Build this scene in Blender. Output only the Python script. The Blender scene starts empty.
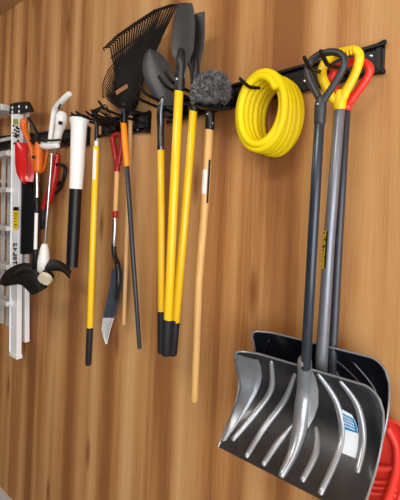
import bpy, bmesh, math, random
from mathutils import Vector, Matrix
random.seed(7)
C = bpy.context.scene.collection
SC = bpy.context.scene

# ------------------------------------------------------------------ camera
F, PY0, RHO, D, H = 400.0, 216.0, .04, 1.25, 2.0      # focal length in pixels, horizon row, roll, distance from the wall, eye height
TH = math.atan2(470, 400)
ct, st = math.cos(TH), math.sin(TH)
fwd = Vector((-ct, st, 0)); rgt = Vector((st, ct, 0)); upv = Vector((0, 0, 1))
xc = math.cos(RHO)*rgt + math.sin(RHO)*upv
yc = -math.sin(RHO)*rgt + math.cos(RHO)*upv
cam = bpy.data.objects.new('camera', bpy.data.cameras.new('camera')); C.objects.link(cam)
M = Matrix((xc, yc, -fwd)).transposed().to_4x4(); M.translation = Vector((0, -D, H))
cam.matrix_world = M
cam.data.sensor_width = 36; cam.data.lens = 36*F/500.0
cam.data.shift_y = -(250-PY0)/500.0
cam.data.clip_start = .02
SC.camera = cam

# ------------------------------------------------------------------ light and exposure
SC.view_settings.view_transform = 'Standard'; SC.view_settings.look = 'None'
SC.view_settings.gamma = 1; SC.view_settings.use_curve_mapping = False
SC.view_settings.exposure = -0.07
w = bpy.data.worlds.new('world'); SC.world = w; w.use_nodes = True
w.node_tree.nodes['Background'].inputs[0].default_value = (.95, .98, 1, 1)
w.node_tree.nodes['Background'].inputs[1].default_value = .38
def area(name, loc, target, sx, sy, power, col):
    l = bpy.data.lights.new(name, 'AREA'); l.shape = 'RECTANGLE'; l.size = sx; l.size_y = sy; l.energy = power; l.color = col
    o = bpy.data.objects.new(name, l); C.objects.link(o); o.location = loc
    o.rotation_euler = (Vector(target)-Vector(loc)).to_track_quat('-Z', 'Y').to_euler()
    return o
area('door_daylight', (2.75, -2.9, 1.62), (-1.2, -1.0, 1.6), 4.6, 3.2, 235, (.96, .98, 1))
area('ceiling_lamp_near', (-.6, -2.1, 3.3), (-.9, -.6, 1.4), 1.3, .5, 30, (1, .95, .88))
area('left_fill', (-3.2, -1.5, 3.3), (-3.0, -.3, 1.9), 1.2, .4, 12, (1, .95, .88))  # unseen fill light, added to brighten the left of the wall from above

# ------------------------------------------------------------------ pixel ray -> point at distance q from the wall
def ray(px, py):
    u = (px-200)/F; v = (py-PY0)/F
    r = u*math.cos(RHO)+v*math.sin(RHO); d = -u*math.sin(RHO)+v*math.cos(RHO)
    return Vector((-ct+r*st, st+r*ct, -d))
def P(px, py, q=0.0):
    dv = ray(px, py); t = (D-q)/dv.y
    return Vector((t*dv.x, -q, H+t*dv.z))
def R(px, py, q, rp):                                  # a radius of rp pixels there, in metres
    return (D-q)/ray(px, py).y*rp/F

# ------------------------------------------------------------------ mesh building
class MB:
    def __init__(s): s.v = []; s.f = []
    def add(s, vs, fs):
        n = len(s.v); s.v += [Vector(a) for a in vs]; s.f += [tuple(i+n for i in f) for f in fs]; return s
    def box(s, c, sz, rot=None):
        c = Vector(c); h = Vector(sz)/2; vs = []
        for x in (-1, 1):
            for y in (-1, 1):
                for z in (-1, 1):
                    p = Vector((x*h.x, y*h.y, z*h.z))
                    vs.append(c+(rot @ p if rot else p))
        return s.add(vs, [(0, 1, 3, 2), (4, 6, 7, 5), (0, 4, 5, 1), (2, 3, 7, 6), (0, 2, 6, 4), (1, 5, 7, 3)])
    def tube(s, pts, rad, seg=12, smooth=0, flat=None, closed=False, dome=True):
        pts = [Vector(p) for p in pts]
        rad = list(rad) if isinstance(rad, (list, tuple)) else [rad]*len(pts)
        if smooth: pts, rad = catmull(pts, rad, smooth, closed)
        n = len(pts)
        tan = []
        for i in range(n):
            a = pts[(i-1) % n] if closed else pts[max(i-1, 0)]
            b = pts[(i+1) % n] if closed else pts[min(i+1, n-1)]
            t = b-a
            tan.append(t.normalized() if t.length > 1e-9 else Vector((0, 0, 1)))
        if not closed and dome:                          # rounded ends
            r0, r1 = rad[0], rad[-1]
            pts = [pts[0]-tan[0]*r0*.5, pts[0]-tan[0]*r0*.35]+pts+[pts[-1]+tan[-1]*r1*.35, pts[-1]+tan[-1]*r1*.5]
            rad = [r0*.35, r0*.8]+rad+[r1*.8, r1*.35]
            tan = [tan[0]]*2+tan+[tan[-1]]*2; n += 4
        ref = Vector((0, 1, 0)) if abs(tan[0].y) < .9 else Vector((1, 0, 0))
        nrm = (ref-tan[0]*ref.dot(tan[0])).normalized()
        vs = []
        for i in range(n):
            nrm = (nrm-tan[i]*nrm.dot(tan[i])).normalized(); bi = tan[i].cross(nrm)
            for k in range(seg):
                a = 2*math.pi*k/seg
                f1 = flat if flat else 1
                vs.append(pts[i]+nrm*(math.cos(a)*rad[i]*f1)+bi*(math.sin(a)*rad[i]))
        fs = []
        for i in range(n if closed else n-1):
            j = (i+1) % n
            for k in range(seg):
                fs.append((i*seg+k, i*seg+(k+1) % seg, j*seg+(k+1) % seg, j*seg+k))
        if not closed:
            fs.append(tuple(range(seg-1, -1, -1))); fs.append(tuple((n-1)*seg+k for k in range(seg)))
        return s.add(vs, fs)
    def sheet(s, grid, thick, back=Vector((0, 1, 0))):   # grid[row][col] of points, given a thickness behind
        nr, nc = len(grid), len(grid[0]); front = [Vector(p) for r in grid for p in r]
        nor = []
        for i in range(nr):
            for j in range(nc):
                a = front[min(i+1, nr-1)*nc+j]-front[max(i-1, 0)*nc+j]; b = front[i*nc+min(j+1, nc-1)]-front[i*nc+max(j-1, 0)]
                k = a.cross(b)
                k = k.normalized() if k.length > 1e-9 else Vector(back)
                if k.dot(back) < 0: k = -k
                nor.append(k)
        rear = [front[i]+nor[i]*thick for i in range(nr*nc)]
        N = nr*nc; fs = []
        for i in range(nr-1):
            for j in range(nc-1):
                a, b, c, d = i*nc+j, i*nc+j+1, (i+1)*nc+j+1, (i+1)*nc+j
                fs.append((a, d, c, b)); fs.append((N+a, N+b, N+c, N+d))
        rim = [j for j in range(nc)]+[i*nc+nc-1 for i in range(1, nr)]+[(nr-1)*nc+j for j in range(nc-2, -1, -1)]+[i*nc for i in range(nr-2, 0, -1)]
        for k in range(len(rim)):
            a, b = rim[k], rim[(k+1) % len(rim)]
            fs.append((a, b, N+b, N+a))
        return s.add(front+rear, fs)
    def prism(s, poly, axis, depth):                      # polygon of points pushed along a vector
        n = len(poly); poly = [Vector(p) for p in poly]; ax = Vector(axis)*depth
        return s.add(poly+[p+ax for p in poly], [tuple(range(n)), tuple(range(2*n-1, n-1, -1))]+[(i, n+i, n+(i+1) % n, (i+1) % n) for i in range(n)])
    def ball(s, c, r, seg=10, rings=6, rot=None):
        c = Vector(c); r = Vector(r) if not isinstance(r, (int, float)) else Vector((r, r, r)); vs = []; fs = []
        for i in range(rings+1):
            th = math.pi*i/rings
            for k in range(seg):
                a = 2*math.pi*k/seg
                p = Vector((r.x*math.sin(th)*math.cos(a), r.y*math.sin(th)*math.sin(a), r.z*math.cos(th)))
                vs.append(c+(rot @ p if rot else p))
        for i in range(rings):
            for k in range(seg):
                fs.append((i*seg+k, (i+1)*seg+k, (i+1)*seg+(k+1) % seg, i*seg+(k+1) % seg))
        return s.add(vs, fs)
    def obj(s, name, mat, parent=None, origin=None, sharp=40, bevel=0):
        o0 = Vector(origin) if origin else (root_of(parent).location.copy() if parent else Vector((0, 0, 0)))
        me = bpy.data.meshes.new(name); me.from_pydata([v-o0 for v in s.v], [], s.f)
        bm = bmesh.new(); bm.from_mesh(me); bmesh.ops.remove_doubles(bm, verts=bm.verts, dist=1e-6)
        bmesh.ops.recalc_face_normals(bm, faces=bm.faces); bm.to_mesh(me); bm.free()
        me.polygons.foreach_set('use_smooth', [True]*len(me.polygons)); me.set_sharp_from_angle(angle=math.radians(sharp))
        me.materials.append(mat)
        o = bpy.data.objects.new(name, me); C.objects.link(o)
        if parent: o.parent = parent
        else: o.location = o0
        if bevel:
            b = o.modifiers.new('bevel', 'BEVEL'); b.width = bevel; b.segments = 2; b.limit_method = 'ANGLE'
        return o
def catmull(pts, rad, n, closed=False):
    op, orr = [], []; N = len(pts)
    rng = range(N if closed else N-1)
    for i in rng:
        g = (lambda k: k % N) if closed else (lambda k: min(max(k, 0), N-1))
        p0, p1, p2, p3 = [pts[g(i+k)] for k in (-1, 0, 1, 2)]
        r1, r2 = rad[g(i)], rad[g(i+1)]
        for k in range(n):
            t = k/n
            op.append(.5*((2*p1)+(p2-p0)*t+(2*p0-5*p1+4*p2-p3)*t*t+(3*p1-p0-3*p2+p3)*t**3)); orr.append(r1+(r2-r1)*t)
    if not closed: op.append(pts[-1]); orr.append(rad[-1])
    return op, orr
def root_of(o):
    while o.parent: o = o.parent
    return o
def tag(o, label, cat, group=None):
    o['label'] = label; o['category'] = cat
    if group: o['group'] = group
    return o
def thing(name, label, cat, loc, group=None):
    o = bpy.data.objects.new(name, None); o.empty_display_size = .05; C.objects.link(o); o.location = loc
    return tag(o, label, cat, group)
def pxs(l):                                              # [(px, py, q, radius px)] -> points, radii
    return [P(a, b, q) for a, b, q, r in l], [R(a, b, q, r) for a, b, q, r in l]
def pipe(l, **k):
    p, r = pxs(l); return MB().tube(p, r, **k)
def rows(l, q, bulge, n=9):                              # [(y, left px, right px)] -> grid of points with a belly of `bulge`
    g = []
    for i, row in enumerate(l):
        y0, a, b = row[:3]; qq = row[3] if len(row) > 3 else q; y1 = row[4] if len(row) > 4 else y0
        A, B = P(a, y0, qq), P(b, y1, qq)
        g.append([A.lerp(B, j/(n-1))+Vector((0, -bulge*(1-(2*j/(n-1)-1)**2), 0)) for j in range(n)])
    return g

# ------------------------------------------------------------------ materials
def mat(name, col, rough=.5, metal=0, var=.08, scale=30, bump=0, coat=0, spec=.5, stretch=(1, 1, 1)):
    m = bpy.data.materials.new(name); m.use_nodes = True; nt = m.node_tree; b = nt.nodes['Principled BSDF']
    tc = nt.nodes.new('ShaderNodeTexCoord'); mp = nt.nodes.new('ShaderNodeMapping'); mp.inputs['Scale'].default_value = stretch
    nz = nt.nodes.new('ShaderNodeTexNoise'); nz.inputs['Scale'].default_value = scale; nz.inputs['Detail'].default_value = 4
    nt.links.new(tc.outputs['Object'], mp.inputs[0]); nt.links.new(mp.outputs[0], nz.inputs['Vector'])
    cr = nt.nodes.new('ShaderNodeValToRGB')
    cr.color_ramp.elements[0].position = .3; cr.color_ramp.elements[1].position = .7
    cr.color_ramp.elements[0].color = [c*(1-var) for c in col[:3]]+[1]; cr.color_ramp.elements[1].color = [min(1, c*(1+var)) for c in col[:3]]+[1]
    nt.links.new(nz.outputs[0], cr.inputs[0]); nt.links.new(cr.outputs[0], b.inputs['Base Color'])
    b.inputs['Roughness'].default_value = rough; b.inputs['Metallic'].default_value = metal; b.inputs['Specular IOR Level'].default_value = spec
    b.inputs['Coat Weight'].default_value = coat; b.inputs['Coat Roughness'].default_value = .1
    if bump:
        bp = nt.nodes.new('ShaderNodeBump'); bp.inputs['Strength'].default_value = bump; bp.inputs['Distance'].default_value = .002
        nt.links.new(nz.outputs[0], bp.inputs['Height']); nt.links.new(bp.outputs[0], b.inputs['Normal'])
    return m
def srgb(r, g, b): return tuple(((c/255)/12.92 if c/255 <= .04045 else ((c/255+.055)/1.055)**2.4) for c in (r, g, b))

BLACK = mat('black_powder_coat', (.005, .005, .0055), .45, spec=.3)
BLACKP = mat('black_plastic', (.006, .006, .007), .38, spec=.35)
RUBBER = mat('black_rubber_grip', (.012, .013, .017), .6, spec=.3, bump=.2, scale=120)
YEL = mat('yellow_fiberglass', srgb(250, 200, 22), .35, coat=.3, var=.03)
YELG = mat('yellow_grip_plastic', srgb(250, 208, 10), .4, var=.03)
HOSE = mat('yellow_hose_vinyl', srgb(240, 214, 8), .5, var=.02, spec=.3)
REDG = mat('red_grip_plastic', srgb(240, 52, 32), .35, var=.05)
REDD = mat('dark_red_plastic', srgb(158, 20, 24), .35, var=.05)
RED = mat('red_plastic', srgb(214, 26, 30), .28, coat=.4, var=.05)
ORANGE = mat('orange_plastic', srgb(214, 100, 18), .4, var=.06)
ORANGEG = mat('orange_sleeve', srgb(255, 150, 12), .4, var=.04)
WHITE = mat('white_plastic', (.86, .86, .84), .38, var=.03)
CREAM = mat('cream_plastic', srgb(214, 206, 180), .5)
LABEL = mat('white_paper_label', (.8, .8, .78), .5, var=.02)
BLUEL = mat('blue_label_ink', srgb(28, 130, 190), .4, var=.08)
PALEL = mat('pale_label_paper', srgb(226, 238, 246), .4, var=.04)
YELL = mat('yellow_sticker', srgb(240, 205, 30), .45, var=.05)
FANB = mat('black_fan_steel', (.006, .0055, .005), .65, spec=.2)
BROWNW = mat('wall_brown', srgb(160, 100, 52), .5)
GREENL = mat('green_print', srgb(150, 165, 60), .5)
WOOD = mat('light_wood_handle', srgb(216, 170, 104), .5, var=.12, scale=14, stretch=(9, 9, .8))
WOODP = mat('pale_wood_pole', srgb(216, 172, 120), .55, var=.12, scale=14, stretch=(9, 9, .8))
STEEL = mat('bare_steel', (.62, .63, .64), .28, metal=1, var=.08)
ALU = mat('brushed_aluminium', (.90, .92, .95), .45, metal=.15, var=.06, scale=20, stretch=(8, 8, .6))
ALUD = mat('worn_aluminium', (.62, .61, .59), .5, metal=.35, var=.12)
PALE = mat('pale_steel', (.78, .80, .82), .45, metal=.3, var=.08)
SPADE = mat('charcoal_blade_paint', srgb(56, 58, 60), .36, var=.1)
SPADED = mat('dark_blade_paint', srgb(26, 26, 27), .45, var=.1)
BLUED = mat('blued_steel', srgb(88, 100, 114), .3, metal=.5, var=.1)
NAVY = mat('dark_blue_grey_shaft', srgb(48, 58, 70), .3, metal=.35, var=.08, coat=.2)
GREY = mat('grey_aluminium_shaft', srgb(128, 132, 142), .34, metal=.45, var=.06)
DSTEEL = mat('dark_chromed_steel', srgb(96, 98, 102), .22, metal=.9, var=.1)
NAVYD = mat('black_steel_shank', (.012, .013, .016), .3, metal=.3)
CHAR = mat('charcoal_shaft', srgb(62, 64, 72), .35, metal=.3, var=.1)
GRIPD = mat('charcoal_grip_plastic', srgb(46, 48, 52), .42, var=.08, bump=.1, scale=90)
SCOOP = mat('graphite_scoop_plastic', (.055, .058, .064), .36, metal=.75, var=.15, spec=.5, coat=.35)
SHEEN = mat('graphite_wing_sheen', (.17, .185, .205), .3, metal=.5, var=.08, spec=.8, coat=.4)
SCOOPB = mat('black_scoop_plastic', (.006, .007, .011), .25, var=.1, coat=.3)
RIBLIT = mat('graphite_rib_lit', (.30, .315, .335), .28, metal=.4, var=.05, spec=1.0, coat=.5)  # graphite lightened to paint in the highlights on ribs, rims and socket
SCOOPR = mat('red_scoop_plastic', srgb(240, 66, 54), .4, var=.04)
FUZZ = mat('grey_duster_fibre', srgb(104, 104, 103), .85, var=.55, scale=45)
GUARD = mat('black_guard_plastic', srgb(22, 20, 18), .55, var=.3, spec=.3)

def wood_wall():
    m = bpy.data.materials.new('knotty_wood_boards'); m.use_nodes = True; nt = m.node_tree; N = nt.nodes; L = nt.links
    b = N['Principled BSDF']; tc = N.new('ShaderNodeTexCoord')
    def math_(op, a, bb=None):
        n = N.new('ShaderNodeMath'); n.operation = op
        for i, x in enumerate((a, bb)):
            if x is None: continue
            if isinstance(x, (int, float)): n.inputs[i].default_value = x
            else: L.new(x, n.inputs[i])
        return n.outputs[0]
    sep = N.new('ShaderNodeSeparateXYZ'); L.new(tc.outputs['Object'], sep.inputs[0])
    board = math_('DIVIDE', math_('ADD', sep.outputs['X'], .045), .235)
    bid = math_('FLOOR', board); bfr = math_('FRACT', board)
    wn = N.new('ShaderNodeTexWhiteNoise'); wn.noise_dimensions = '1D'; L.new(bid, wn.inputs['W'])
    # coordinates shifted per board
    cmb = N.new('ShaderNodeCombineXYZ'); L.new(sep.outputs['X'], cmb.inputs[0]); L.new(math_('MULTIPLY', wn.outputs['Value'], 7.0), cmb.inputs[1])
    L.new(math_('ADD', sep.outputs['Z'], math_('MULTIPLY', wn.outputs['Value'], 5.0)), cmb.inputs[2])
    def noise(scale, st, detail=3, rough=.5, dist=0, src=None):
        mp = N.new('ShaderNodeMapping'); mp.inputs['Scale'].default_value = st; L.new(src or cmb.outputs[0], mp.inputs[0])
        n = N.new('ShaderNodeTexNoise'); n.inputs['Scale'].default_value = scale; n.inputs['Detail'].default_value = detail
        n.inputs['Roughness'].default_value = rough; n.inputs['Distortion'].default_value = dist; L.new(mp.outputs[0], n.inputs['Vector']); return n.outputs[0]
    broad = noise(6.5, (1, 1, .03), 1.5, src=tc.outputs['Object'])
    band = math_('SINE', math_('ADD', math_('MULTIPLY', sep.outputs['X'], 29.0), math_('MULTIPLY', noise(2.2, (1, 1, .12), 1, src=tc.outputs['Object']), 13.0)))
    mid = noise(30, (1, 1, .02), 2, src=tc.outputs['Object'])
    fine = noise(260, (1, 1, .02), 2, .6)
    v = math_('ADD', math_('MULTIPLY', broad, .70), math_('ADD', math_('MULTIPLY', mid, .16), math_('MULTIPLY', fine, .18)))
    v = math_('ADD', v, math_('MULTIPLY', math_('SUBTRACT', wn.outputs['Value'], .5), .05))
    v = math_('ADD', v, math_('MULTIPLY', band, .052))
    cr = N.new('ShaderNodeValToRGB'); e = cr.color_ramp.elements
    e[0].position = .40; e[0].color = (*srgb(142, 93, 53), 1); e[1].position = .70; e[1].color = (*srgb(206, 162, 110), 1)
    for pos, c in ((.49, (170, 118, 69)), (.56, (188, 139, 87))):
        k = cr.color_ramp.elements.new(pos); k.color = (*srgb(*c), 1)
    L.new(v, cr.inputs[0])
    # knots: sparse stretched spots
    mp = N.new('ShaderNodeMapping'); mp.inputs['Scale'].default_value = (1, .24, 1); c2 = N.new('ShaderNodeCombineXYZ'); L.new(sep.outputs['X'], c2.inputs[0]); L.new(sep.outputs['Z'], c2.inputs[1]); L.new(c2.outputs[0], mp.inputs[0])
    vo = N.new('ShaderNodeTexVoronoi'); vo.voronoi_dimensions = '2D'; vo.inputs['Scale'].default_value = 3.1; L.new(mp.outputs[0], vo.inputs['Vector'])
    kr = N.new('ShaderNodeValToRGB'); kr.color_ramp.elements[0].position = .018; kr.color_ramp.elements[0].color = (1, 1, 1, 1)
    kr.color_ramp.elements[1].position = .085; kr.color_ramp.elements[1].color = (0, 0, 0, 1); L.new(vo.outputs['Distance'], kr.inputs[0])
    mx = N.new('ShaderNodeMixRGB'); mx.inputs[2].default_value = (*srgb(120, 66, 34), 1); L.new(math_('MULTIPLY', kr.outputs[0], .75), mx.inputs[0]); L.new(cr.outputs[0], mx.inputs[1])
    # seams between boards
    seam = math_('LESS_THAN', math_('MINIMUM', bfr, math_('SUBTRACT', 1.0, bfr)), .006)
    m2 = N.new('ShaderNodeMixRGB'); m2.inputs[2].default_value = (*srgb(120, 74, 42), 1); L.new(math_('MULTIPLY', seam, .2), m2.inputs[0]); L.new(mx.outputs[0], m2.inputs[1])
    L.new(m2.outputs[0], b.inputs['Base Color']); b.inputs['Roughness'].default_value = .58; b.inputs['Specular IOR Level'].default_value = .2
    bp = N.new('ShaderNodeBump'); bp.inputs['Strength'].default_value = .12; bp.inputs['Distance'].default_value = .002; L.new(fine, bp.inputs['Height']); L.new(bp.outputs[0], b.inputs['Normal'])
    return m
WALL = wood_wall()
CONC = mat('concrete_floor', srgb(176, 174, 170), .7, var=.1, scale=6)
CEIL = mat('ceiling_boards', srgb(176, 134, 94), .6, var=.05, scale=5)
BASE = mat('pale_grey_baseboard_paint', srgb(206, 204, 200), .6, var=.03, scale=4)
PAINT = mat('grey_plasterboard', srgb(74, 71, 68), .8, var=.03, scale=4)

# ------------------------------------------------------------------ the room
def struct(name, mb, m):
    o = mb.obj(name, m); o['kind'] = 'structure'; return o
ZC = 3.41
struct('wall_back', MB().box((-2.4, .06, ZC/2), (8.4, .12, ZC)), WALL)
struct('floor', MB().box((-1.6, -2.9, -.05), (10, 6.2, .1)), CONC)
struct('ceiling', MB().box((-1.6, -2.9, ZC+.05), (10, 6.2, .1)), CEIL)
struct('wall_left', MB().box((-6.65, -3.0, ZC/2), (.1, 6, ZC)), PAINT)
struct('wall_front', MB().box((-1.6, -6.0, ZC/2), (10, .1, ZC)), PAINT)
struct('baseboard_back', MB().box((-2.4, -.008, .045), (8.4, .016, .09)), BASE)

# ------------------------------------------------------------------ wall rails and their hooks
def rail(name, label, x0, z0, x1, z1, h, hooks, screws, ends=(1, 1)):
    A = Vector((x0, -.002, z0)); B = Vector((x1, -.002, z1)); mid = (A+B)/2
    t = thing(name, label, 'tool rail', (mid.x, 0, mid.z))
    prof = [(0, -.5), (.020, -.5), (.020, -.40), (.006, -.36), (.006, .36), (.020, .40), (.020, .5), (0, .5)]
    g = MB(); n = len(prof); vs = []
    for E in (A, B):
        for q, k in prof: vs.append(E+Vector((0, -q, k*h)))
    fs = [tuple(range(n)), tuple(range(2*n-1, n-1, -1))]+[(i, n+i, n+(i+1) % n, (i+1) % n) for i in range(n)]
    g.add(vs, fs); g.obj('track', BLACK, t, sharp=25)
    for E, on, sgn in ((A, ends[0], -1), (B, ends[1], 1)):
        if not on: continue
        m = MB()
        for s in (-1, 1):
            m.tube([E+Vector((-sgn*.02, -.012, s*h*.44)), E+Vector((sgn*.003, -.014, s*h*.50))], .008, 8)
        m.box(E+Vector((-sgn*.016, -.0095, 0)), (.016, .005, h*.9))
        m.obj('end_bracket', BLACK, t, bevel=.001)
    for x, k in screws:
        z = z0+(z1-z0)*(x-x0)/(x1-x0)+k*h
        MB().ball((x, -.0085, z), (.006, .003, .006)).obj('screw', STEEL, t)
    for hk in hooks:
        cx = sum(a.x for a in hk)/len(hk); zr = z0+(z1-z0)*(cx-x0)/(x1-x0)
        wd = (max(a.x for a in hk)-min(a.x for a in hk))+.035
        ho = MB().box((cx, -.0255, zr), (wd, .010, h*.62)).obj('hook', BLACK, t, bevel=.002)
        for a in hk:
            zb = a.z-hk.up
            if abs(zb-zr) > h*.4: zb = zr+(h*.3 if zb > zr else -h*.3)
            q = -a.y
            pr = [Vector((a.x, -.028, zb-.004)), Vector((a.x, -.09, zb-.004)), Vector((a.x, -q+.062, a.z-.91*hk.up)), Vector((a.x, -q+.032, a.z-.7*hk.up)), Vector((a.x, -q+.012, a.z-.3*hk.up)), a]
            MB().tube(pr, [.0062, .0062, .006, .006, .0055, .005], 10, smooth=4).obj('prong', BLACK, ho)
    return t
T = .24
class Hook(list): up = .034
def tips(*l, q=T, up=.034):
    h = Hook(P(a, b, q) for a, b in l); h.up = up; return h
zr = P(384, 59, .01)
rl = P(169, 114, .01)
rail('tool_rail', 'long black steel tool rail behind the yellow hose and snow shovel grips', rl.x, rl.z+.006, -.366, 2.489, .088,
     [tips((304, 57), (320.5, 50.5), up=.024), tips((240, 78.5), q=.22, up=.012), tips((158.5, 76), (165, 71.5)), tips((129, 88), (139, 84.5)), tips((203, 105), (209, 104), q=.15, up=.004)],
     [(-.405, .2), (-.405, -.15), (-.43, .3), (-.62, -.1), (-1.0, .1), (-1.0, -.3)])
ml, mr = P(101, 128, .01), P(150, 122, .01)
rail('tool_rail', 'short black tool rail below the leaf rake fans', ml.x, ml.z, mr.x, mr.z, .092,
     [tips((98.5, 101), (107, 94)), tips((71, 113), (76, 111.5), up=.018), tips((86, 111.5), (91, 110), up=.02)], [(mr.x-.03, .1), (mr.x-.03, -.3), (mr.x-.16, -.3), (mr.x-.09, -.3)])
ll, lr = P(-40, 146, .01), P(89, 136, .01)
rail('tool_rail', 'black tool rail behind the ladder top and white string trimmer', ll.x, ll.z, lr.x, lr.z, .092,
     [tips((36, 139), (30, 140))], [(lr.x-.03, 0)])

# ------------------------------------------------------------------ snow shovels
def snow_shovel(name, label, qt, tl, rt, bl, mblade, mrib, wing=.04, hz=None):
    t = thing(name, label, 'snow shovel', (P(*tl, qt).x*.5+P(*rt, qt).x*.5, -qt, P(*bl, qt+.1).z))
    XL = P(*tl, qt+wing).x; XR = P(*rt, qt).x; zt = P(*tl, qt+wing).z; zb = hz if hz else P(*bl, qt+.10).z
    a, b = -.2125, .3125
    def surf(x, z):
        s = min(max((zt-z)/(zt-zb), -.1), 1.05); u = min(max((x-XL)/(XR-XL), 0), 1)
        q = qt+a*s+b*s*s
        if u < .2: q += wing*((.2-u)/.2)**2*(1-s*s)
        if u > .88: q += .028*((u-.88)/.12)**2*(1-s*s)
        return q
    def on(px, py):
        q = qt
        for k in range(30):
            p = P(px, py, q); q = .5*q+.5*surf(p.x, p.z)
        return P(px, py, q)
    nu, nv = 56, 26; grid = []
    us = [i/(nu-1) for i in range(nu)]
    for j in range(nv):
        row = []
        for u in us:
            x = XL+(XR-XL)*u; top = zt
            rc = .055; dxr = rc-(XR-x); dxl = .02-(x-XL)
            if dxr > 0: top -= rc*(1-math.sqrt(max(0, 1-(dxr/rc)**2)))
            if dxl > 0: top -= .02*(1-math.sqrt(max(0, 1-(dxl/.02)**2)))
            z = top+(zb-top)*j/(nv-1)
            sj = j/(nv-1); xx = x-.017*sj*sj*max(0, (u-.5)/.5)
            row.append(Vector((xx, -surf(x, z), z)))
        grid.append(row)
    MB().sheet(grid, .004).obj('scoop', mblade, t, sharp=50)
    rim = [grid[nv-1-j][0] for j in range(nv)]+grid[0][1:-1]+[grid[j][nu-1] for j in range(nv)]
    MB().tube(rim, .0032, 8).obj('scoop_rim', mrib, t)
    return t, on, surf, grid, (XL, XR, zt, zb)
def shaft(t, l, m, name='shaft'):
    return pipe(l, seg=20).obj(name, m, t)
def grip(t, l, q, r, m, neck, name='grip'):
    p = [P(a, b, q) for a, b in l]; rr = [R(a, b, q, r) for a, b in l]
    g = MB().tube(p, rr, 14, smooth=5, closed=True)
    pp, rn = pxs(neck); g.tube(pp, rn, 16, smooth=3)
    return g.obj(name, m, t)

# front shovel
q1 = .15
t, on, surf, grid, dims = snow_shovel('snow_shovel', 'front snow shovel with charcoal loop grip, graphite ribbed scoop and blue label', q1, (233, 351), (382.5, 425), (217, 446), SCOOP, RIBLIT)
ribs = [[(271, 361), (271, 389), (256, 412), (232.5, 440)], [(295, 374), (284, 401), (264, 428), (246, 457)], [(296, 422), (278, 443), (263, 465)],
        [(316, 428), (316, 452), (302, 481)], [(318, 374), (337, 404), (341, 443), (320, 494)], [(340, 381), (357, 405), (363, 439), (357, 472)]]
for l in ribs:
    p = [on(*a)+Vector((0, .002, 0)) for a in l]
    MB().tube(p, [.006]+[.0105]*(len(p)-2)+[.008], 12, smooth=6).obj('rib', RIBLIT, t)
shaft(t, [(320, 112, q1+.045, 5.2), (312.8, 238, q1+.04, 5.2), (305.6, 368, q1+.035, 5.1)], NAVY)
sk = []
for (px, py, r) in ((306, 360, 6.8), (306, 385, 7.5), (304, 405, 8.2), (301, 428, 7.5), (294, 452, 5), (282, 475, 3)):
    o_ = on(px, py); rr = R(px, py, .15, r); sk.append((o_+Vector((0, -rr*.45, 0)), rr))
so = MB().tube([a for a, b in sk], [b for a, b in sk], 18, smooth=5).obj('socket', RIBLIT, t)
g = MB().sheet([[on(x0+(x1-x0)*k/4, y)+Vector((0, -.012*(1-k/4)-.002, 0)) for k in range(5)] for y, x0, x1 in ((368, 306, 311), (378, 306, 316), (390, 306, 318.5), (405, 305, 318.5), (418, 303, 314), (430, 301, 307))], .004)
g.obj('socket_web', RIBLIT, t)
for px, py in ((301, 377), (300, 404)):
    c = on(px, py); MB().ball(c+Vector((0, -.020, 0)), .0035).obj('rivet', STEEL, so)
L1 = [(319, 98), (311, 82), (307.5, 71), (310, 62.5), (318, 55.5), (331, 52), (341, 54.5), (344.5, 62), (341.5, 72), (334.5, 84), (326.5, 96), (322, 103)]
gr = grip(t, L1, q1+.048, 3.7, GRIPD, [(321.5, 98, q1+.048, 5), (320.6, 106, q1+.047, 6.2), (320, 116, q1+.046, 6.0), (319.6, 123, q1+.046, 5.7)])
MB().ball(P(317.5, 104, q1+.064), .0038).obj('bolt', STEEL, gr)
# label stuck on the scoop
def patch(l, dq, n=6):
    return [[on(a+(b-a)*k/(n-1), y+(y2-y)*k/(n-1))+Vector((0, -dq, 0)) for k in range(n)] for y, a, y2, b in l]
lab = MB().sheet(patch([(407, 338.5, 414.5, 352), (413, 339.5, 421, 355.5), (422, 341, 428.5, 358), (431, 341.6, 436, 359), (441, 341, 447, 358.3), (451.5, 339.3, 458, 356)], .0022), .001).obj('label', PALEL, t)
lab['label'] = 'blue and white paper label'
MB().sheet(patch([(411, 339.4, 418.5, 354), (418, 340.6, 424.5, 356.6), (428, 341.6, 433, 358.4)], .0030), .0005).obj('label_panel', BLUEL, lab)
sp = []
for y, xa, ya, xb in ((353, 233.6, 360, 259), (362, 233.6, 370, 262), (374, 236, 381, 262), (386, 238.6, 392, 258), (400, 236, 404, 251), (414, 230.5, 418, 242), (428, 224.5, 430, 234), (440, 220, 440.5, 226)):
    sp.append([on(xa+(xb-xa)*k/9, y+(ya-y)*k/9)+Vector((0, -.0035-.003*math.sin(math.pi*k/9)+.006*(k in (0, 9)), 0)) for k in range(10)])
MB().sheet(sp, .002).obj('wing_sheen', SHEEN, t, sharp=60)  # lighter sheet added to paint the bright reflection on the left wing
tx = MB(); rnd = random.Random(3)
for i, (y0, a, y1, b) in enumerate([(413.5, 341.6, 420, 353.6), (417, 342.2, 423.2, 355), (420.2, 342.8, 426.2, 356), (423.6, 343.2, 429.2, 356.6)]):
    k = 0.0
    while k < .93:
        wdt = rnd.uniform(.06, .15); k2 = min(k+wdt, 1)
        f = lambda s, dy: on(a+(b-a)*s, y0+(y1-y0)*s+dy)+Vector((0, -.0036, 0))
        tx.sheet([[f(k, 0), f(k2, 0)], [f(k, 1.5), f(k2, 1.5)]], .0003); k = k2+.05
tx.obj('printed_text', LABEL, lab)

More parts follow.
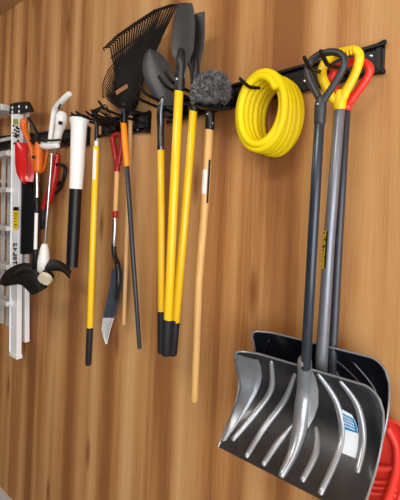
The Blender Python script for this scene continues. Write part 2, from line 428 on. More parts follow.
# middle shovel
q2 = .09
t, on, surf, grid, dims = snow_shovel('snow_shovel', 'snow shovel with yellow loop grip, grey shaft and black scoop behind the front one', q2, (250, 331), (388.5, 392), (236, 430), SCOOPB, RIBLIT)
for l in [[(268, 340), (262, 360), (250, 385)], [(318, 352), (335, 372), (345, 395)], [(330, 356), (356, 380), (372, 410)], [(352, 362), (374, 390), (380, 420)]]:
    p = [on(*a)+Vector((0, .004, 0)) for a in l]
    MB().tube(p, [.006]+[.009]*(len(p)-2)+[.008], 12, smooth=6).obj('rib', SCOOPB, t)
gs = shaft(t, [(340, 104, q2+.033, 5.2), (329.4, 238, q2+.03, 5.5), (322, 352, q2+.025, 6), (321, 385, q2+.0, 6)], GREY)
gs_socket = MB().tube([on(324.5, 346)+Vector((0, -.012, 0)), on(323, 385)+Vector((0, -.010, 0)), on(320, 415)+Vector((0, -.004, 0))], [.0185, .02, .014], 16, smooth=4).obj('socket', SCOOPB, t)
L2 = [(334, 100), (327, 88), (322, 75), (325, 63), (335, 55), (346, 51.5), (355, 50.5), (359.3, 56), (357.5, 67), (352, 80), (345.5, 92), (342, 99)]
gr = grip(t, L2, q2+.036, 4.6, YELG, [(340.5, 92, q2+.035, 4.5), (340, 100, q2+.034, 6.4), (339.3, 108, q2+.034, 6.2)])
rd = MB()
for k in range(6):
    x = 337+k*3.4; y = 54.2-k*.8
    rd.tube([P(x-1, y-4.6, q2+.036), P(x-.6, y-2.5, q2+.051), P(x+.6, y+2.5, q2+.051), P(x+1, y+3.6, q2+.036)], .0028, 8, smooth=3)
rd.obj('finger_ridge', YELG, gr)
def text_mesh(body, size, at, xd, yd):
    cu = bpy.data.curves.new('printed_text', 'FONT'); cu.body = body; cu.size = size; cu.align_x = 'CENTER'; cu.align_y = 'CENTER'; cu.extrude = .0002; cu.offset = size*.035
    ob = bpy.data.objects.new('printed_text', cu); C.objects.link(ob)
    dg = bpy.context.evaluated_depsgraph_get(); me = ob.evaluated_get(dg).to_mesh()
    vs = [v.co.copy() for v in me.vertices]; fs = [tuple(p.vertices) for p in me.polygons]
    ob.evaluated_get(dg).to_mesh_clear(); bpy.data.objects.remove(ob)
    zd = xd.cross(yd); m = MB(); m.add([at+xd*v.x+yd*v.y+zd*v.z for v in vs], fs); return m
sa, sb = P(329.9, 231, q2+.030), P(327.5, 268, q2+.029)
dn = (sb-sa).normalized(); mid = (sa+sb)/2; rs = R(329, 250, q2+.03, 5.5)
nrm = Vector((-.62, -1, 0)).normalized(); sd = dn.cross(nrm).normalized()
if sd.x < 0: sd = -sd
strip = MB(); gridl = []
for i in range(2):
    gridl.append([(sa if i == 0 else sb)+(nrm*math.cos(a)+sd*math.sin(a))*(rs+.0012) for a in [(-.62+1.24*k/6) for k in range(7)]])
strip.sheet(gridl, .0006); so = strip.obj('shaft_decal', BLACKP, gs)
text_mesh('TRUE TEMPER', .0185, mid+nrm*(rs+.0024), dn, sd).obj('printed_text', YELL, so)

# rear shovel
q3 = .05
t, on, surf, grid, dims = snow_shovel('snow_shovel', 'rearmost snow shovel with red loop grip and red scoop at bottom right', q3, (280, 387), (409, 478), (268, 500), SCOOPR, SCOOPR, wing=.03, hz=P(388, 516, .15).z)
shaft(t, [(347, 106, q3+.027, 3.7), (338.6, 238, q3+.026, 4.5), (333, 345, q3+.025, 4.6), (328, 440, q3+.01, 4.6)], CHAR)
MB().tube([P(330, 405, q3+.02), P(328, 450, q3+.0)], [.016, .014], 14).obj('socket', SCOOPR, t)
rib = MB()
for y, r in ((470, .010), (484, .006), (490, .005), (496, .005)):
    rib.tube([on(300+12*k, y-9*(1-k/8))+Vector((0, .002, 0)) for k in range(9)], r, 8, smooth=2)
rib.obj('scoop_ridge', SCOOPR, t)
MB().tube([on(388, 428), on(396, 446), on(396, 470), on(388, 498), on(380, 515)], .012, 10, smooth=5).obj('rib', SCOOPR, t)
L3 = [(346, 103), (338, 94), (332, 81), (334, 71), (343, 65), (354, 61.5), (363, 62.5), (369.5, 68), (368, 76), (362, 85.5), (355, 95), (350, 102)]
grip(t, L3, q3+.03, 4.2, REDG, [(350, 94, q3+.028, 3.6), (348.3, 101, q3+.027, 4.8), (347, 109, q3+.027, 4.6)])

# ------------------------------------------------------------------ coiled hose
c0, c1 = P(258.5, 112, .150), P(280, 116.5, .028)
a0, b0, rh = .0705, .106, .0128
ap = P(240, 78.5, .22); za = ap.z-.012+.0065               # the coils hang on the prong
c0.z = c1.z = za-(b0-rh)*math.sqrt(max(.3, 1-((ap.x-c0.x)/(a0-rh))**2))+.002
c1.z -= .004
mb = MB(); pts = []; n = 44
rj = random.Random(5); lay = []
for e, ks in ((0, (0, 1, 2, 3, 4, 5)), (.015, (4.5, 3.5, 2.5, 1.5, .5))):
    for k in ks: lay.append((k/5, e+rj.uniform(-.002, .002), rj.uniform(-.002, .002)))
NT = len(lay)
for i in range(NT*n+1):
    k = i/n; j = min(int(k), NT-1); f = k-j; f = max(0, (f-.6)/.4)
    d0, d1 = lay[j], lay[min(j+1, NT-1)]; f = f*f*(3-2*f)
    s = d0[0]+(d1[0]-d0[0])*f; e = d0[1]+(d1[1]-d0[1])*f; dz = d0[2]+(d1[2]-d0[2])*f
    ang = 2*math.pi*k+.6
    c = c0.lerp(c1, s)
    pts.append(c+Vector(((a0+e)*math.cos(ang), 0, (b0+e)*math.sin(ang)+min(dz, 0)*0-(.006+.6*dz)*(math.sin(ang) < 0)*abs(math.sin(ang)))))
mb.tube(pts, .0128, 12)
tag(mb.obj('garden_hose', HOSE, origin=(c0.x, -.14, c0.z-.1), sharp=80), 'coil of yellow garden hose hanging on the long rail', 'hose')

# ------------------------------------------------------------------ duster with wooden handle
qd = .125
t = thing('duster', 'fuzzy grey duster on a long light wooden handle', 'duster', P(194, 402, qd))
shp = MB(); cc = P(210.5, 92.5, qd); rr_ = (.082, .058, .078)
shp.ball(cc+Vector((0, 0, .012)), (.066, .046, .060), 16, 10)
rnd = random.Random(11)
for i in range(2000):
    th = rnd.uniform(0, 2*math.pi); z = rnd.uniform(-.45, 1); rad = math.sqrt(1-min(z*z, 1))
    d = Vector((rad*math.cos(th), rad*math.sin(th), z)); p0 = cc+Vector((d.x*rr_[0]*.80, d.y*rr_[1]*.80, d.z*rr_[2]*.80))
    dv = (d+Vector((rnd.gauss(0, .6), rnd.gauss(0, .6), rnd.gauss(-.15, .6)))).normalized()
    ln = rnd.uniform(.012, .025); sd = dv.cross(Vector((rnd.gauss(0, 1), rnd.gauss(0, 1), rnd.gauss(0, 1)))).normalized(); s2 = dv.cross(sd)
    wv = rnd.uniform(.0028, .0052); p1 = p0+dv*ln*.6; p2 = p0+dv*ln+s2*rnd.uniform(-.006, .006)
    shp.add([p0+sd*wv, p0-sd*wv*.5+s2*wv*.8, p0-sd*wv*.5-s2*wv*.8, p1+sd*wv, p1-sd*wv*.5+s2*wv*.8, p1-sd*wv*.5-s2*wv*.8, p2],
            [(0, 1, 4, 3), (1, 2, 5, 4), (2, 0, 3, 5), (3, 4, 6), (4, 5, 6), (5, 3, 6)])
o = shp.obj('fibre_head', FUZZ, t, sharp=60); o['kind'] = 'stuff'
hb = MB().tube([P(192, 102, qd), P(202, 107, qd+.012), P(214, 109, qd+.012), P(231, 108, qd)], [.006, .008, .008, .006], 10, smooth=4, flat=2.2).obj('head_base', BLACKP, t)
pipe([(210.3, 108, qd, 5), (209.6, 129, qd, 4.6)], seg=14).obj('socket', BLACKP, t)
for x, y in ((207.5, 114), (212.5, 123)): MB().ball(P(x, y, qd+.017), .0035).obj('screw', STEEL, t)
hd = pipe([(209.5, 126, qd, 4.2), (205.3, 200, qd, 4.1), (199, 280, qd, 3.9), (194.3, 400, qd, 3.8)], seg=16).obj('handle', WOOD, t)
def wrap(parent, name, m, a, b, rad, a0, a1, dr=.0008):
    d = (b-a).normalized(); n_ = Vector((.2, -1, 0)); n_ = (n_-d*n_.dot(d)).normalized(); s_ = n_.cross(d).normalized()
    if s_.x < 0: s_ = -s_
    return MB().sheet([[c+(n_*math.cos(w_)+s_*math.sin(w_))*(rad+dr) for w_ in [a0+(a1-a0)*k/6 for k in range(7)]] for c in (a, b)], .0005).obj(name, m, parent)
wrap(hd, 'paper_label', LABEL, P(207, 170, qd), P(205.6, 194, qd), R(206, 180, qd, 4.1), -1.0, .55)
wrap(hd, 'black_tag', BLACKP, P(207.6, 160, qd), P(205.2, 203, qd), R(206, 180, qd, 4.1), .75, 1.25, .0012)

# ------------------------------------------------------------------ long yellow-handled shovels
def rows_blade(l, q, bulge, th, m, t, name='blade', n=11):
    return MB().sheet(rows(l, q, bulge, n), th).obj(name, m, t, sharp=45)
qi = .195
t = thing('trenching_shovel', 'yellow-handled shovel with narrow charcoal blade pointing up, in front of its darker twin', 'shovel', P(166, 355, qi))
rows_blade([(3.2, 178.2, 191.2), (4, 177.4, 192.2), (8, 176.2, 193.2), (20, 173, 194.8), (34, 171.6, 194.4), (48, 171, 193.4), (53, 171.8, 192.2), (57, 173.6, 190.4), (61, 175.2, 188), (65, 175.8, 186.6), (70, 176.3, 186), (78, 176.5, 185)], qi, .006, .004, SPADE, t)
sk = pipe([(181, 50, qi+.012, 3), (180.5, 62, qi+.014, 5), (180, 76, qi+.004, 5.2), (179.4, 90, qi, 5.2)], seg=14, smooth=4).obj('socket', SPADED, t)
for x, y in ((177.4, 71.5), (176.8, 79)): MB().ball(P(x, y, qi+.019), .0065).obj('rivet', STEEL, sk)
pipe([(179.2, 87, qi, 4.6), (173.5, 200, qi, 4.6), (168, 322, qi, 4.5)], seg=16).obj('handle', YEL, t)
pipe([(167.9, 320, qi, 4.9), (166, 354, qi, 4.7)], seg=16).obj('end_grip', RUBBER, t)
qj = .12
t = thing('trenching_shovel', 'yellow-handled shovel with darker narrow blade, its handle partly behind the grey duster', 'shovel', P(173, 355, qj))
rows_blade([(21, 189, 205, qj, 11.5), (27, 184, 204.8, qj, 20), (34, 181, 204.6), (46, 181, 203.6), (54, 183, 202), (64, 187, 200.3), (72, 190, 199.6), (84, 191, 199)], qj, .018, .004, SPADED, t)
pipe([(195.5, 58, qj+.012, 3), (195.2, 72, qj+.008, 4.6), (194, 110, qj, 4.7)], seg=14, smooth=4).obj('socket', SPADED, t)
pipe([(193.8, 105, qj, 4.3), (184.5, 220, qj, 4.3), (175.5, 322, qj, 4.3)], seg=16).obj('handle', YEL, t)
pipe([(175.4, 320, qj, 4.6), (172.8, 354, qj, 4.4)], seg=16).obj('end_grip', RUBBER, t)
qh = .118
t = thing('digging_shovel', 'yellow-handled shovel with wide rounded grey blade left of the narrow blades', 'shovel', P(161, 353, qh))
rows_blade([(49.6, 149.5, 152.5), (51, 146.5, 156.5), (55, 143.6, 162), (62, 142, 168), (72, 142.6, 173), (84, 146, 176), (94, 151, 177), (101, 156, 176), (106, 160, 172)], qh, .012, .004, SPADE, t)
sk = pipe([(163.5, 99, qh+.004, 3.6), (162, 104, qh+.006, 3.9), (160.6, 114, qh+.006, 4), (160.8, 126, qh, 3.8), (160.8, 150, qh, 3.7)], seg=14, smooth=5).obj('socket', DSTEEL, t)
pipe([(160.8, 148, qh, 3.5), (161.3, 230, qh, 3.5), (161.2, 314, qh, 3.4)], seg=16).obj('handle', YEL, t)
pipe([(161.2, 312, qh, 3.7), (161, 352, qh, 3.5)], seg=16).obj('end_grip', RUBBER, t)

# ------------------------------------------------------------------ leaf rakes
def fan(t, tipl, apex, q, qtip, r, m, hook, name='tine'):
    for i, (x, y) in enumerate(tipl):
        A = P(apex[0]+(x-apex[0])*.06, apex[1]+(y-apex[1])*.06, q); B = P(x, y, qtip); mid = A.lerp(B, .6)+Vector((0, -.006, 0))
        d = (B-A).normalized()
        e = B+Vector((hook*-.6, -abs(hook), -abs(hook)*.15)); 
        MB().tube([A, mid, B-d*.008, B+d*.004, e, e-d*.014], [r*1.7, r*1.35, r, r, r, r], 6, smooth=3).obj(name, m, t)
def between(poly, n):
    out = []; seg = [(Vector((*a, 0))-Vector((*b, 0))).length for a, b in zip(poly, poly[1:])]; tot = sum(seg)
    for i in range(n):
        s = tot*i/(n-1); k = 0
        while k < len(seg)-1 and s > seg[k]: s -= seg[k]; k += 1
        f = s/seg[k]; out.append((poly[k][0]+(poly[k+1][0]-poly[k][0])*f, poly[k][1]+(poly[k+1][1]-poly[k][1])*f))
    return out
qr = .095
t = thing('leaf_rake', 'leaf rake with tall black fan, orange sleeve and thin dark shaft', 'rake', P(140, 349, qr))
fan(t, between([(110.5, 48), (123, 36), (142, 23), (161, 11), (176, 6)], 26), (128, 116), qr, qr+.03, .0035, FANB, .026)
rows_blade([(68, 113, 150, qr+.008, 54), (78, 114.5, 146, qr+.006, 68), (92, 117.5, 141, qr+.004, 86), (104, 120.5, 135.5), (112, 122.5, 129)], qr, .006, .003, FANB, t, 'fan_plate')
for f in (.62, ):
    l = [(128+(x-128)*f*1.3, 116+(y-116)*f*1.3) for x, y in between([(107, 44), (140, 19), (173, 5)], 7)]
    MB().tube([P(x, y, qr+.02) for x, y in l], .003, 8, smooth=4).obj('cross_brace', BLACK, t)
wall_patch = MB().sheet(rows([(91, 115.5, 127, qr+.022, 84), (95, 116.5, 127.8, qr+.021, 88)], qr, .001, 3), .001).obj('label', BROWNW, t)  # patch in wall brown, added where the wall shows through; no label
pipe([(124.5, 104, qr+.004, 3.4), (123.6, 124, qr, 3.2)], seg=12).obj('collar', BLACKP, t)
pipe([(123.5, 122, qr, 3.2), (125.2, 145, qr, 3.2), (126.8, 166, qr, 3.0)], seg=14).obj('sleeve', ORANGEG, t)
sh = pipe([(126.8, 164, qr, 2.5), (132.5, 250, qr, 2.4), (139.6, 348, qr, 2.1)], seg=12).obj('shaft', CHAR, t)
pass
qs = .05
t = thing('leaf_rake', 'leaf rake with smaller black fan and pale wooden pole, tucked behind the tall fan', 'rake', P(124, 325, qs))
fan(t, between([(104.5, 97), (104.5, 84), (110, 70), (119, 60), (132, 55), (147, 55)], 30), (131, 116), qs, qs+.015, .0022, FANB, .010)
rows_blade([(82, 113, 143, qs+.003, 74), (92, 116, 141, qs+.003, 84), (103, 121, 138), (112, 127, 134)], qs, .005, .003, FANB, t, 'fan_plate')
pipe([(131.5, 100, qs, 2.4), (130.6, 116, qs, 2.4)], seg=12).obj('collar', BLACKP, t)
pipe([(130.7, 112, qs, 2.2), (127.6, 220, qs, 2.3), (123.8, 324, qs, 2.0)], seg=12).obj('pole', WOODP, t)

# ------------------------------------------------------------------ red-handled spade
qp = .072
t = thing('garden_spade', 'spade with red loop handle, wooden shaft and pale-tipped blade hanging point down', 'spade', P(106, 344, qp))
g = MB()
p, r = pxs([(117, 167, qp, 2.6), (115, 152, qp, 2.9), (112.9, 141, qp, 2.8), (113.5, 136, qp, 2.4), (118, 134, qp, 2.4), (122.3, 138, qp, 2.5), (121, 150, qp, 2.7), (117.8, 166, qp, 2.6)])
g.tube(p, r, 12, smooth=4)
g.tube(*pxs([(117.4, 160, qp, 2.8), (117.2, 171, qp, 2.9)]), seg=12); g.obj('grip', REDD, t)
pipe([(117.2, 169, qp, 2.6), (115.4, 213, qp, 2.5)], seg=12).obj('shaft', WOOD, t)
pipe([(115.5, 211.5, qp, 2.8), (115.3, 217, qp, 2.8)], seg=12).obj('band', REDD, t)
pipe([(115.3, 215, qp, 2.5), (113.9, 246, qp, 2.3)], seg=12).obj('socket', STEEL, t)
pipe([(113.9, 244, qp, 2.4), (113.8, 250, qp, 2.4), (115, 257, qp, 2.5), (117.8, 266, qp+.012, 3), (118.4, 284, qp+.014, 2.6), (116, 300, qp+.01, 1.4)], seg=12, smooth=5).obj('shank', NAVYD, t)
bl = [(269, 111.5, 122.2), (276, 111.4, 122.6), (284, 110, 122), (300, 106.8, 119), (318, 103, 113.5), (329, 101.4, 110), (338, 103.4, 107.8), (344, 105.8, 106.4)]
rows_blade(bl[:5], qp-.01, -.006, .003, BLUED, t)
rows_blade([(317.8, 103.04, 113.55)]+bl[5:], qp-.01, -.0061, .0031, PALE, t, 'blade_tip')['label'] = 'pale blade tip'  # lower blade in a paler tone than the upper part

# ------------------------------------------------------------------ yellow-handled cultivator
qc = .17
t = thing('garden_cultivator', 'yellow-handled garden cultivator with curved black tines and black end grip', 'cultivator', P(88, 365, qc))
for k in range(5):
    dx = (k-2)*.016
    pts_ = [P(96.5, 124, qc), P(95.5, 116, qc)+Vector((dx*.4, -.004, 0)), P(96, 110.5, qc+.02)+Vector((dx, 0, .004)), P(101, 109.5, qc+.01)+Vector((dx, 0, .004*k)), P(106, 112, qc-.02)+Vector((dx, 0, -.004*k)), P(110, 115.5, qc-.045)+Vector((dx, 0, -.008*k))]
    MB().tube(pts_, [.004, .0035, .003, .003, .0028, .002], 8, smooth=4).obj('tine', BLACK, t)
pipe([(96.7, 117, qc, 2.1), (96.4, 141, qc, 2.1)], seg=12).obj('socket', BLACKP, t)
pipe([(96.5, 139, qc, 2.0), (96.2, 149, qc, 2.1)], seg=12).obj('ferrule', WHITE, t)
hd = pipe([(96.2, 147, qc, 3.0), (93.2, 230, qc, 3.2), (89.8, 330, qc, 3.1)], seg=16).obj('handle', YEL, t)
wrap(hd, 'paper_label', LABEL, P(96, 150, qc), P(95.2, 180, qc), R(95, 165, qc, 3.05), -.2, .9)
pipe([(89.9, 328, qc, 3.3), (88.3, 364, qc, 3.1)], seg=16).obj('end_grip', RUBBER, t)

# ------------------------------------------------------------------ leaf blower tube
qb = .19
t = thing('blower_tube', 'white leaf blower tube with flared top and black nozzle', 'blower tube', P(72, 268, qb))
pipe([(79.5, 118.5, qb, 10.5), (79.3, 121, qb, 9.6), (79, 126, qb, 8), (78.5, 136, qb, 7.6), (77, 170, qb, 7), (76, 189, qb, 6.6)], seg=28, dome=False).obj('tube', WHITE, t)
pipe([(79.5, 117, qb, 10), (79.5, 119, qb, 10.6)], seg=28, dome=False).obj('collar', BLACKP, t)
pipe([(76, 186, qb, 6.1), (73.8, 230, qb, 6.1), (72, 267, qb, 5.8)], seg=28, dome=False).obj('nozzle', BLACKP, t)

# ------------------------------------------------------------------ white string trimmer
qw = .17
t = thing('string_trimmer', 'white string trimmer with thin silver shaft and round cream spool', 'string trimmer', P(48, 284, qw))
g1 = pipe([(69.5, 94, qw+.01, 3.0), (65, 98, qw+.01, 3.1), (59, 104.5, qw+.005, 3.3), (55, 110.5, qw, 3.2), (52.8, 121, qw, 2.6), (51.2, 134, qw, 2.6), (50, 145, qw, 2.8)], seg=14, smooth=4).obj('handle', WHITE, t)
MB().box(P(59.5, 106.5, qw+.023), (.012, .006, .03), Matrix.Rotation(.7, 3, 'Y')).obj('trigger', BLACKP, g1, bevel=.002)
bd = pipe([(62.5, 113.5, qw, 4.4), (61.8, 117, qw, 6), (61, 124, qw, 5.8), (59, 131, qw, 4.3), (57.5, 138, qw, 3.8), (55.5, 146, qw, 3.4)], seg=16, smooth=4).obj('motor_housing', WHITE, t)
MB().box(P(60.5, 123, qw+.034), (.03, .008, .018), Matrix.Rotation(.2, 3, 'Y')).obj('vent', BLACKP, bd, bevel=.002)
MB().tube([P(41, 144.5, qw+.03), P(46, 146.2, qw+.035), P(57.5, 145.5, qw+.03)], [.014, .018, .014], 14, smooth=4).obj('front_handle', WHITE, t)
MB().tube([P(41, 139, qw+.045), P(49, 140.5, qw+.05), P(59.5, 139.8, qw+.04)], .006, 8, smooth=3).obj('strap', BLACKP, t)
pipe([(52.8, 146, qw, 1.4), (49, 190, qw, 1.4), (44.6, 248, qw, 1.4)], seg=12).obj('shaft', STEEL, t)
pipe([(50.3, 172, qw-.02, .8), (43.2, 226, qw-.01, .8)], seg=8).obj('cable', BLACKP, t)
pipe([(44.7, 245, qw, 3.2), (44.4, 250, qw, 4.6), (43.8, 261, qw, 6.2), (43.4, 272, qw, 6.0)], seg=16).obj('head_housing', WHITE, t)
def strip(outer, inner, q, bulge, m, t, name='guard', n=9, th=.005, qo=0):
    gr_ = []
    oo = catmull([Vector((a, b, 0)) for a, b in outer], [0]*len(outer), 5)[0]; ii = catmull([Vector((a, b, 0)) for a, b in inner], [0]*len(inner), 5)[0]
    for a, b in zip(oo, ii):
        gr_.append([P(a.x+(b.x-a.x)*k/(n-1), a.y+(b.y-a.y)*k/(n-1), q+qo*k/(n-1)+bulge*math.sin(math.pi*k/(n-1))) for k in range(n)])
    return MB().sheet(gr_, th).obj(name, m, t, sharp=60)
strip([(38, 263), (47, 259.5), (58, 260), (66, 265), (71, 272)], [(38, 273), (46, 272), (54, 271), (62, 272), (69, 278.5)], qw-.02, .012, GUARD, t, qo=.03)
spn = Vector((.35, -.75, -.55)).normalized(); sc_ = P(48.5, 274.5, qw+.035)
MB().tube([sc_, sc_+spn*.026], [.033, .035], 24, dome=False).obj('spool_housing', BLACKP, t)
MB().tube([sc_+spn*.022, sc_+spn*.042], [.036, .033], 24, dome=False).obj('spool_cap', CREAM, t)

# ------------------------------------------------------------------ orange string trimmer
qo = .21
t = thing('string_trimmer', 'orange-handled string trimmer with wide black guard in front of the ladder', 'string trimmer', P(34, 296, qo))
g = MB()
g.tube(*pxs([(24.5, 120, qo, 3.6), (24, 126, qo, 4.2), (26, 133, qo, 2.8), (29.5, 142, qo, 2.4), (33, 150, qo, 3.4), (35.5, 160, qo, 4.8), (37.3, 171, qo, 3.6)]), seg=14, smooth=5)
g.tube(*pxs([(38.8, 143.5, qo, 3.6), (38.6, 152, qo, 4.6), (38.2, 162, qo, 4.8), (37.8, 171, qo, 3.8)]), seg=14, smooth=4)
g.tube(*pxs([(33, 150, qo-.01, 3.6), (31.5, 155, qo-.01, 3), (34, 160, qo, 3)]), seg=10, smooth=3)
bo = g.obj('handle', ORANGE, t)
pipe([(28.2, 118, qo, 1.6), (32, 124, qo, 1.8), (36, 132, qo, 1.8), (38.4, 141, qo, 1.8)], seg=10, smooth=4).obj('trigger_lever', BLACKP, t)
MB().ball(P(33.5, 157, qo+.036), .0085).obj('knob', BLACKP, bo)
pipe([(48.2, 146, qo-.05, 1.9), (46.2, 157, qo-.05, 2), (43.5, 168, qo-.03, 1.9), (39.5, 172, qo-.01, 2)], seg=10, smooth=4).obj('front_loop', ORANGE, t)
pipe([(37.3, 170, qo, 2.1), (36.8, 202, qo, 2.1)], seg=14).obj('upper_shaft', STEEL, t)
pipe([(37.1, 199, qo, 3.0), (36.8, 211.5, qo, 3.0)], seg=14).obj('clamp', BLACKP, t)
pipe([(36.6, 209, qo, 1.7), (35.3, 252, qo, 1.7)], seg=14).obj('lower_shaft', WHITE, t)
pipe([(35.6, 250, qo, 2.3), (34.6, 266, qo-.01, 2.6), (33.5, 272, qo-.03, 3)], seg=14).obj('head_housing', BLACKP, t)
strip([(-1.5, 284), (2, 276), (8, 269.5), (19, 263.8), (31, 263.5), (40, 270), (47, 288)], [(4, 286), (10, 285.5), (17, 284.5), (22, 285.5), (27, 290), (32, 295), (38, 291.5)], qo-.02, .012, GUARD, t, qo=.05, n=12)
strip([(14, 273), (21, 267.5), (30, 268), (37, 274), (42, 284)], [(15, 274.6), (21.3, 269.3), (29.7, 269.7), (36, 275.5), (40.5, 285)], qo+.024, .004, CHAR, t, 'guard_ridge', n=4)
MB().tube([P(27, 277, qo-.03), P(29, 282, qo-.005)], [.03, .026], 16).obj('spool', GUARD, t)

# ------------------------------------------------------------------ red hedge trimmer
qg = .12
t = thing('hedge_trimmer', 'glossy red hedge trimmer with black blade cover hanging behind the orange trimmer', 'hedge trimmer', P(28, 253, qg))
b_ = MB().sheet(rows([(143.5, 21, 29), (145.5, 18.8, 32), (152, 18, 33.6), (165, 18, 34), (174, 20, 34), (179, 24, 33.5), (182, 28, 33)], qg, .055, 13), .03).obj('body', RED, t, sharp=60)
for x in (22, 26): pipe([(x, 147, qg+.034+(.012 if x > 23 else 0), .7), (x+1.5, 176, qg+.034+(.012 if x > 23 else 0), .7)], seg=8).obj('body_rib', REDD, b_)
MB().sheet(rows([(177, 21.5, 35.5), (200, 21.5, 34.5), (252, 20.5, 32.4), (254, 21.5, 31.5)], qg-.03, .028, 9), .03).obj('blade_cover', BLACKP, t, sharp=50)

# ------------------------------------------------------------------ red trimmer with black loop handle
qk = .05
t = thing('hedge_trimmer', 'small red hedge trimmer with black loop handle beside the white tube', 'hedge trimmer', P(42, 228, qk))
g = MB()
g.tube(*pxs([(57.5, 155, qk, 3.4), (56, 164, qk, 4), (54.5, 176, qk, 4), (52, 188, qk, 4.6), (48, 200, qk, 4.4), (44, 208, qk, 3)]), seg=14, smooth=4); g.obj('body', RED, t)
pipe([(55, 165, qk, 1.6), (60, 164.5, qk+.01, 1.8), (65, 168, qk+.012, 1.9), (64.5, 176, qk+.012, 1.9), (60.5, 188, qk+.008, 1.9), (55.5, 193, qk, 1.7)], seg=10, smooth=5).obj('rear_handle', BLACKP, t)
pipe([(57.5, 185, qk+.006, 1.4), (60, 182, qk+.01, 1.5)], seg=8).obj('trigger', BLACKP, t)
pipe([(44, 207, qk, 2.6), (42, 228, qk, 2.4)], seg=10).obj('blade_cover', BLACKP, t)

# ------------------------------------------------------------------ folded step ladder
ql = .11
lt, lb_ = P(15.6, 110, ql), P(13.3, 356, ql)
t = thing('step_ladder', 'folded aluminium step ladder with black top bracket and yellow sticker', 'ladder', (lb_.x, -.06, lb_.z))
ax = (lb_-lt)
WL = .44
def ladder_rail(x_off, a, b, wx, dy, m, name):
    g = MB(); g.prism([a+Vector((x_off-wx/2, 0, 0)), a+Vector((x_off+wx/2, 0, 0)), a+Vector((x_off+wx/2, dy, 0)), a+Vector((x_off-wx/2, dy, 0))], b-a, 1)
    return g.obj(name, m, t, bevel=.002)
wr = .098
fr = ladder_rail(0, lt, lb_, wr, .028, ALU, 'front_rail')
ladder_rail(-WL, lt, lb_, wr, .028, ALU, 'front_rail')
for s in (-1, 1):
    MB().prism([lt+Vector((s*(wr/2-.002)-.002, -.004, 0)), lt+Vector((s*(wr/2-.002)+.002, -.004, 0)), lt+Vector((s*(wr/2-.002)+.002, 0, 0)), lt+Vector((s*(wr/2-.002)-.002, 0, 0))], lb_-lt, 1).obj('flange', ALU, fr)
q0 = .05
ra, rb = P(23.4, 112, q0), P(23.4, 342, q0)
ladder_rail(0, ra, rb, .040, .03, ALU, 'rear_rail'); ladder_rail(-WL-.03, ra, rb, .040, .03, ALU, 'rear_rail')
for k, y in enumerate((153, 190, 229, 268, 305)):
    c = P(15, y, ql)
    z = c.z
    MB().box((c.x-WL/2, -ql+.006, z), (WL-wr, .075, .03)).obj('step', ALUD, t, bevel=.003)
for y in (135, 180, 240, 290):
    c = P(23, y, q0); MB().box((c.x-WL/2-.015, -q0+.014, c.z), (WL-.02, .012, .022)).obj('cross_bar', ALUD, t)
for dx, y0, y1 in ((-.11, 148, 330), (-.20, 150, 330)):
    A_, B_ = P(15, y0, .075)+Vector((dx, .012, 0)), P(13, y1, .075)+Vector((dx, .012, 0))
    MB().prism([A_+Vector((-.02, 0, 0)), A_+Vector((.02, 0, 0)), A_+Vector((.02, .01, 0)), A_+Vector((-.02, .01, 0))], B_-A_, 1).obj('inner_strut', ALUD, t)
# top bracket and top step
A1, A2 = P(9, 103, ql+.02), P(29, 101, ql-.03)
bk = MB(); bk.prism([P(9, 113.5, ql+.008), P(9.5, 104, ql+.008), P(15, 102.3, ql+.008), P(27, 101.3, ql+.008), P(31.5, 111.5, ql+.008), P(24, 112, ql+.008), P(22, 113.5, ql+.008)], (0, 1, 0), .022)
bo = bk.obj('top_bracket', BLACKP, t, bevel=.003)
for x, y in ((12.4, 107.6), (19, 106.6), (26.4, 107.2), (12.4, 112), (19, 111.4)): MB().ball(P(x, y, ql+.009), (.008, .004, .009)).obj('rivet', WHITE, bo)
pl, pr_ = P(9.5, 108, ql-.01), P(9.5, 108, ql-.01)+Vector((-WL+.05, 0, 0))
MB().prism([pl+Vector((0, -.05, -.022)), pl+Vector((0, .05, -.022)), pl+Vector((0, .05, .018)), pl+Vector((0, -.05, .018))], (-1, 0, 0), WL-.05).obj('top_step', ALUD, t, bevel=.004)
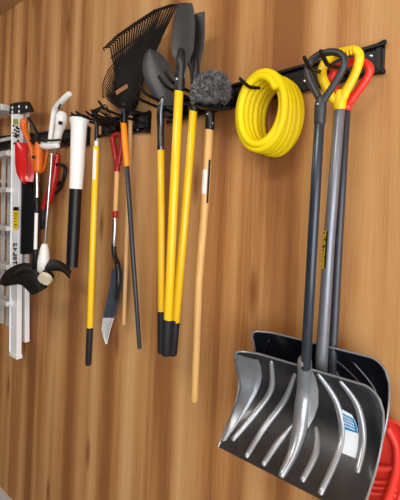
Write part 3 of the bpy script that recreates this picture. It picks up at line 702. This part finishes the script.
# stickers on the rail
def stick(name, m, l, parent, dq=.006):
    return MB().sheet([[P(a, y, ql+dq), P(b, y, ql+dq)] for y, a, b in l], .0008).obj(name, m, parent)
stick('green_mark', GREENL, [(119, 13, 17.5), (124, 13, 18.8)], fr)
pt = MB(); rnd = random.Random(2)
for k in range(26):
    x = rnd.uniform(12, 18); y = rnd.uniform(124.5, 145); a = rnd.uniform(.8, 2.2); h_ = rnd.uniform(.8, 2.2)
    pt.sheet([[P(x, y, ql+.006), P(x+a, y, ql+.006)], [P(x, y+h_, ql+.006), P(x+a, y+h_, ql+.006)]], .0006)
pt.obj('printed_marks', BLACKP, fr)
stick('warning_sticker', YELL, [(207, 13.2, 18.6), (229.5, 13, 18)], fr)
stick('sticker_header', BLACKP, [(207, 13.2, 18.6), (210.6, 13.2, 18.5)], fr, .0068)
pt = MB()
for y in (213, 215.5, 218, 221, 224, 226.5):
    a = rnd.uniform(14, 15); b = rnd.uniform(16.2, 17.4); pt.sheet([[P(a, y, ql+.007), P(b, y, ql+.007)], [P(a, y+.8, ql+.007), P(b, y+.8, ql+.007)]], .0004)
pt.obj('sticker_print', GUARD, fr)
pt = MB()
for k, gl in enumerate((((0, 0, 4, .9), (0, 0, 1, 3.2), (3, 0, 4, 2.2)), ((0, .2, 4, 1.1), (1.2, 1, 2.1, 3)), ((0, 0, 1.2, 3.3), (0, 2.2, 4, 3.3)), ((.4, 0, 3.8, 1), (.4, 2, 3.8, 3), (0, .6, 1, 2.4)), ((0, 1, 4, 2), (3, 0, 4, 3.2)), ((0, 0, 4, 1), (0, 2.3, 2.4, 3.3), (1.6, .5, 2.5, 3)))):
    y = 243.5+k*4.4
    for a, b, c, d in gl:
        pt.sheet([[P(13+a, y+b, ql+.006), P(13+c, y+b, ql+.006)], [P(13+a, y+d, ql+.006), P(13+c, y+d, ql+.006)]], .0005)
pt.obj('printed_letters', BLACKP, fr)
for a, w_, th in ((lb_, wr+.006, .03), ):
    MB().box(a+Vector((0, .014, .004)), (w_, .036, .026)).obj('foot', WHITE, t, bevel=.003)
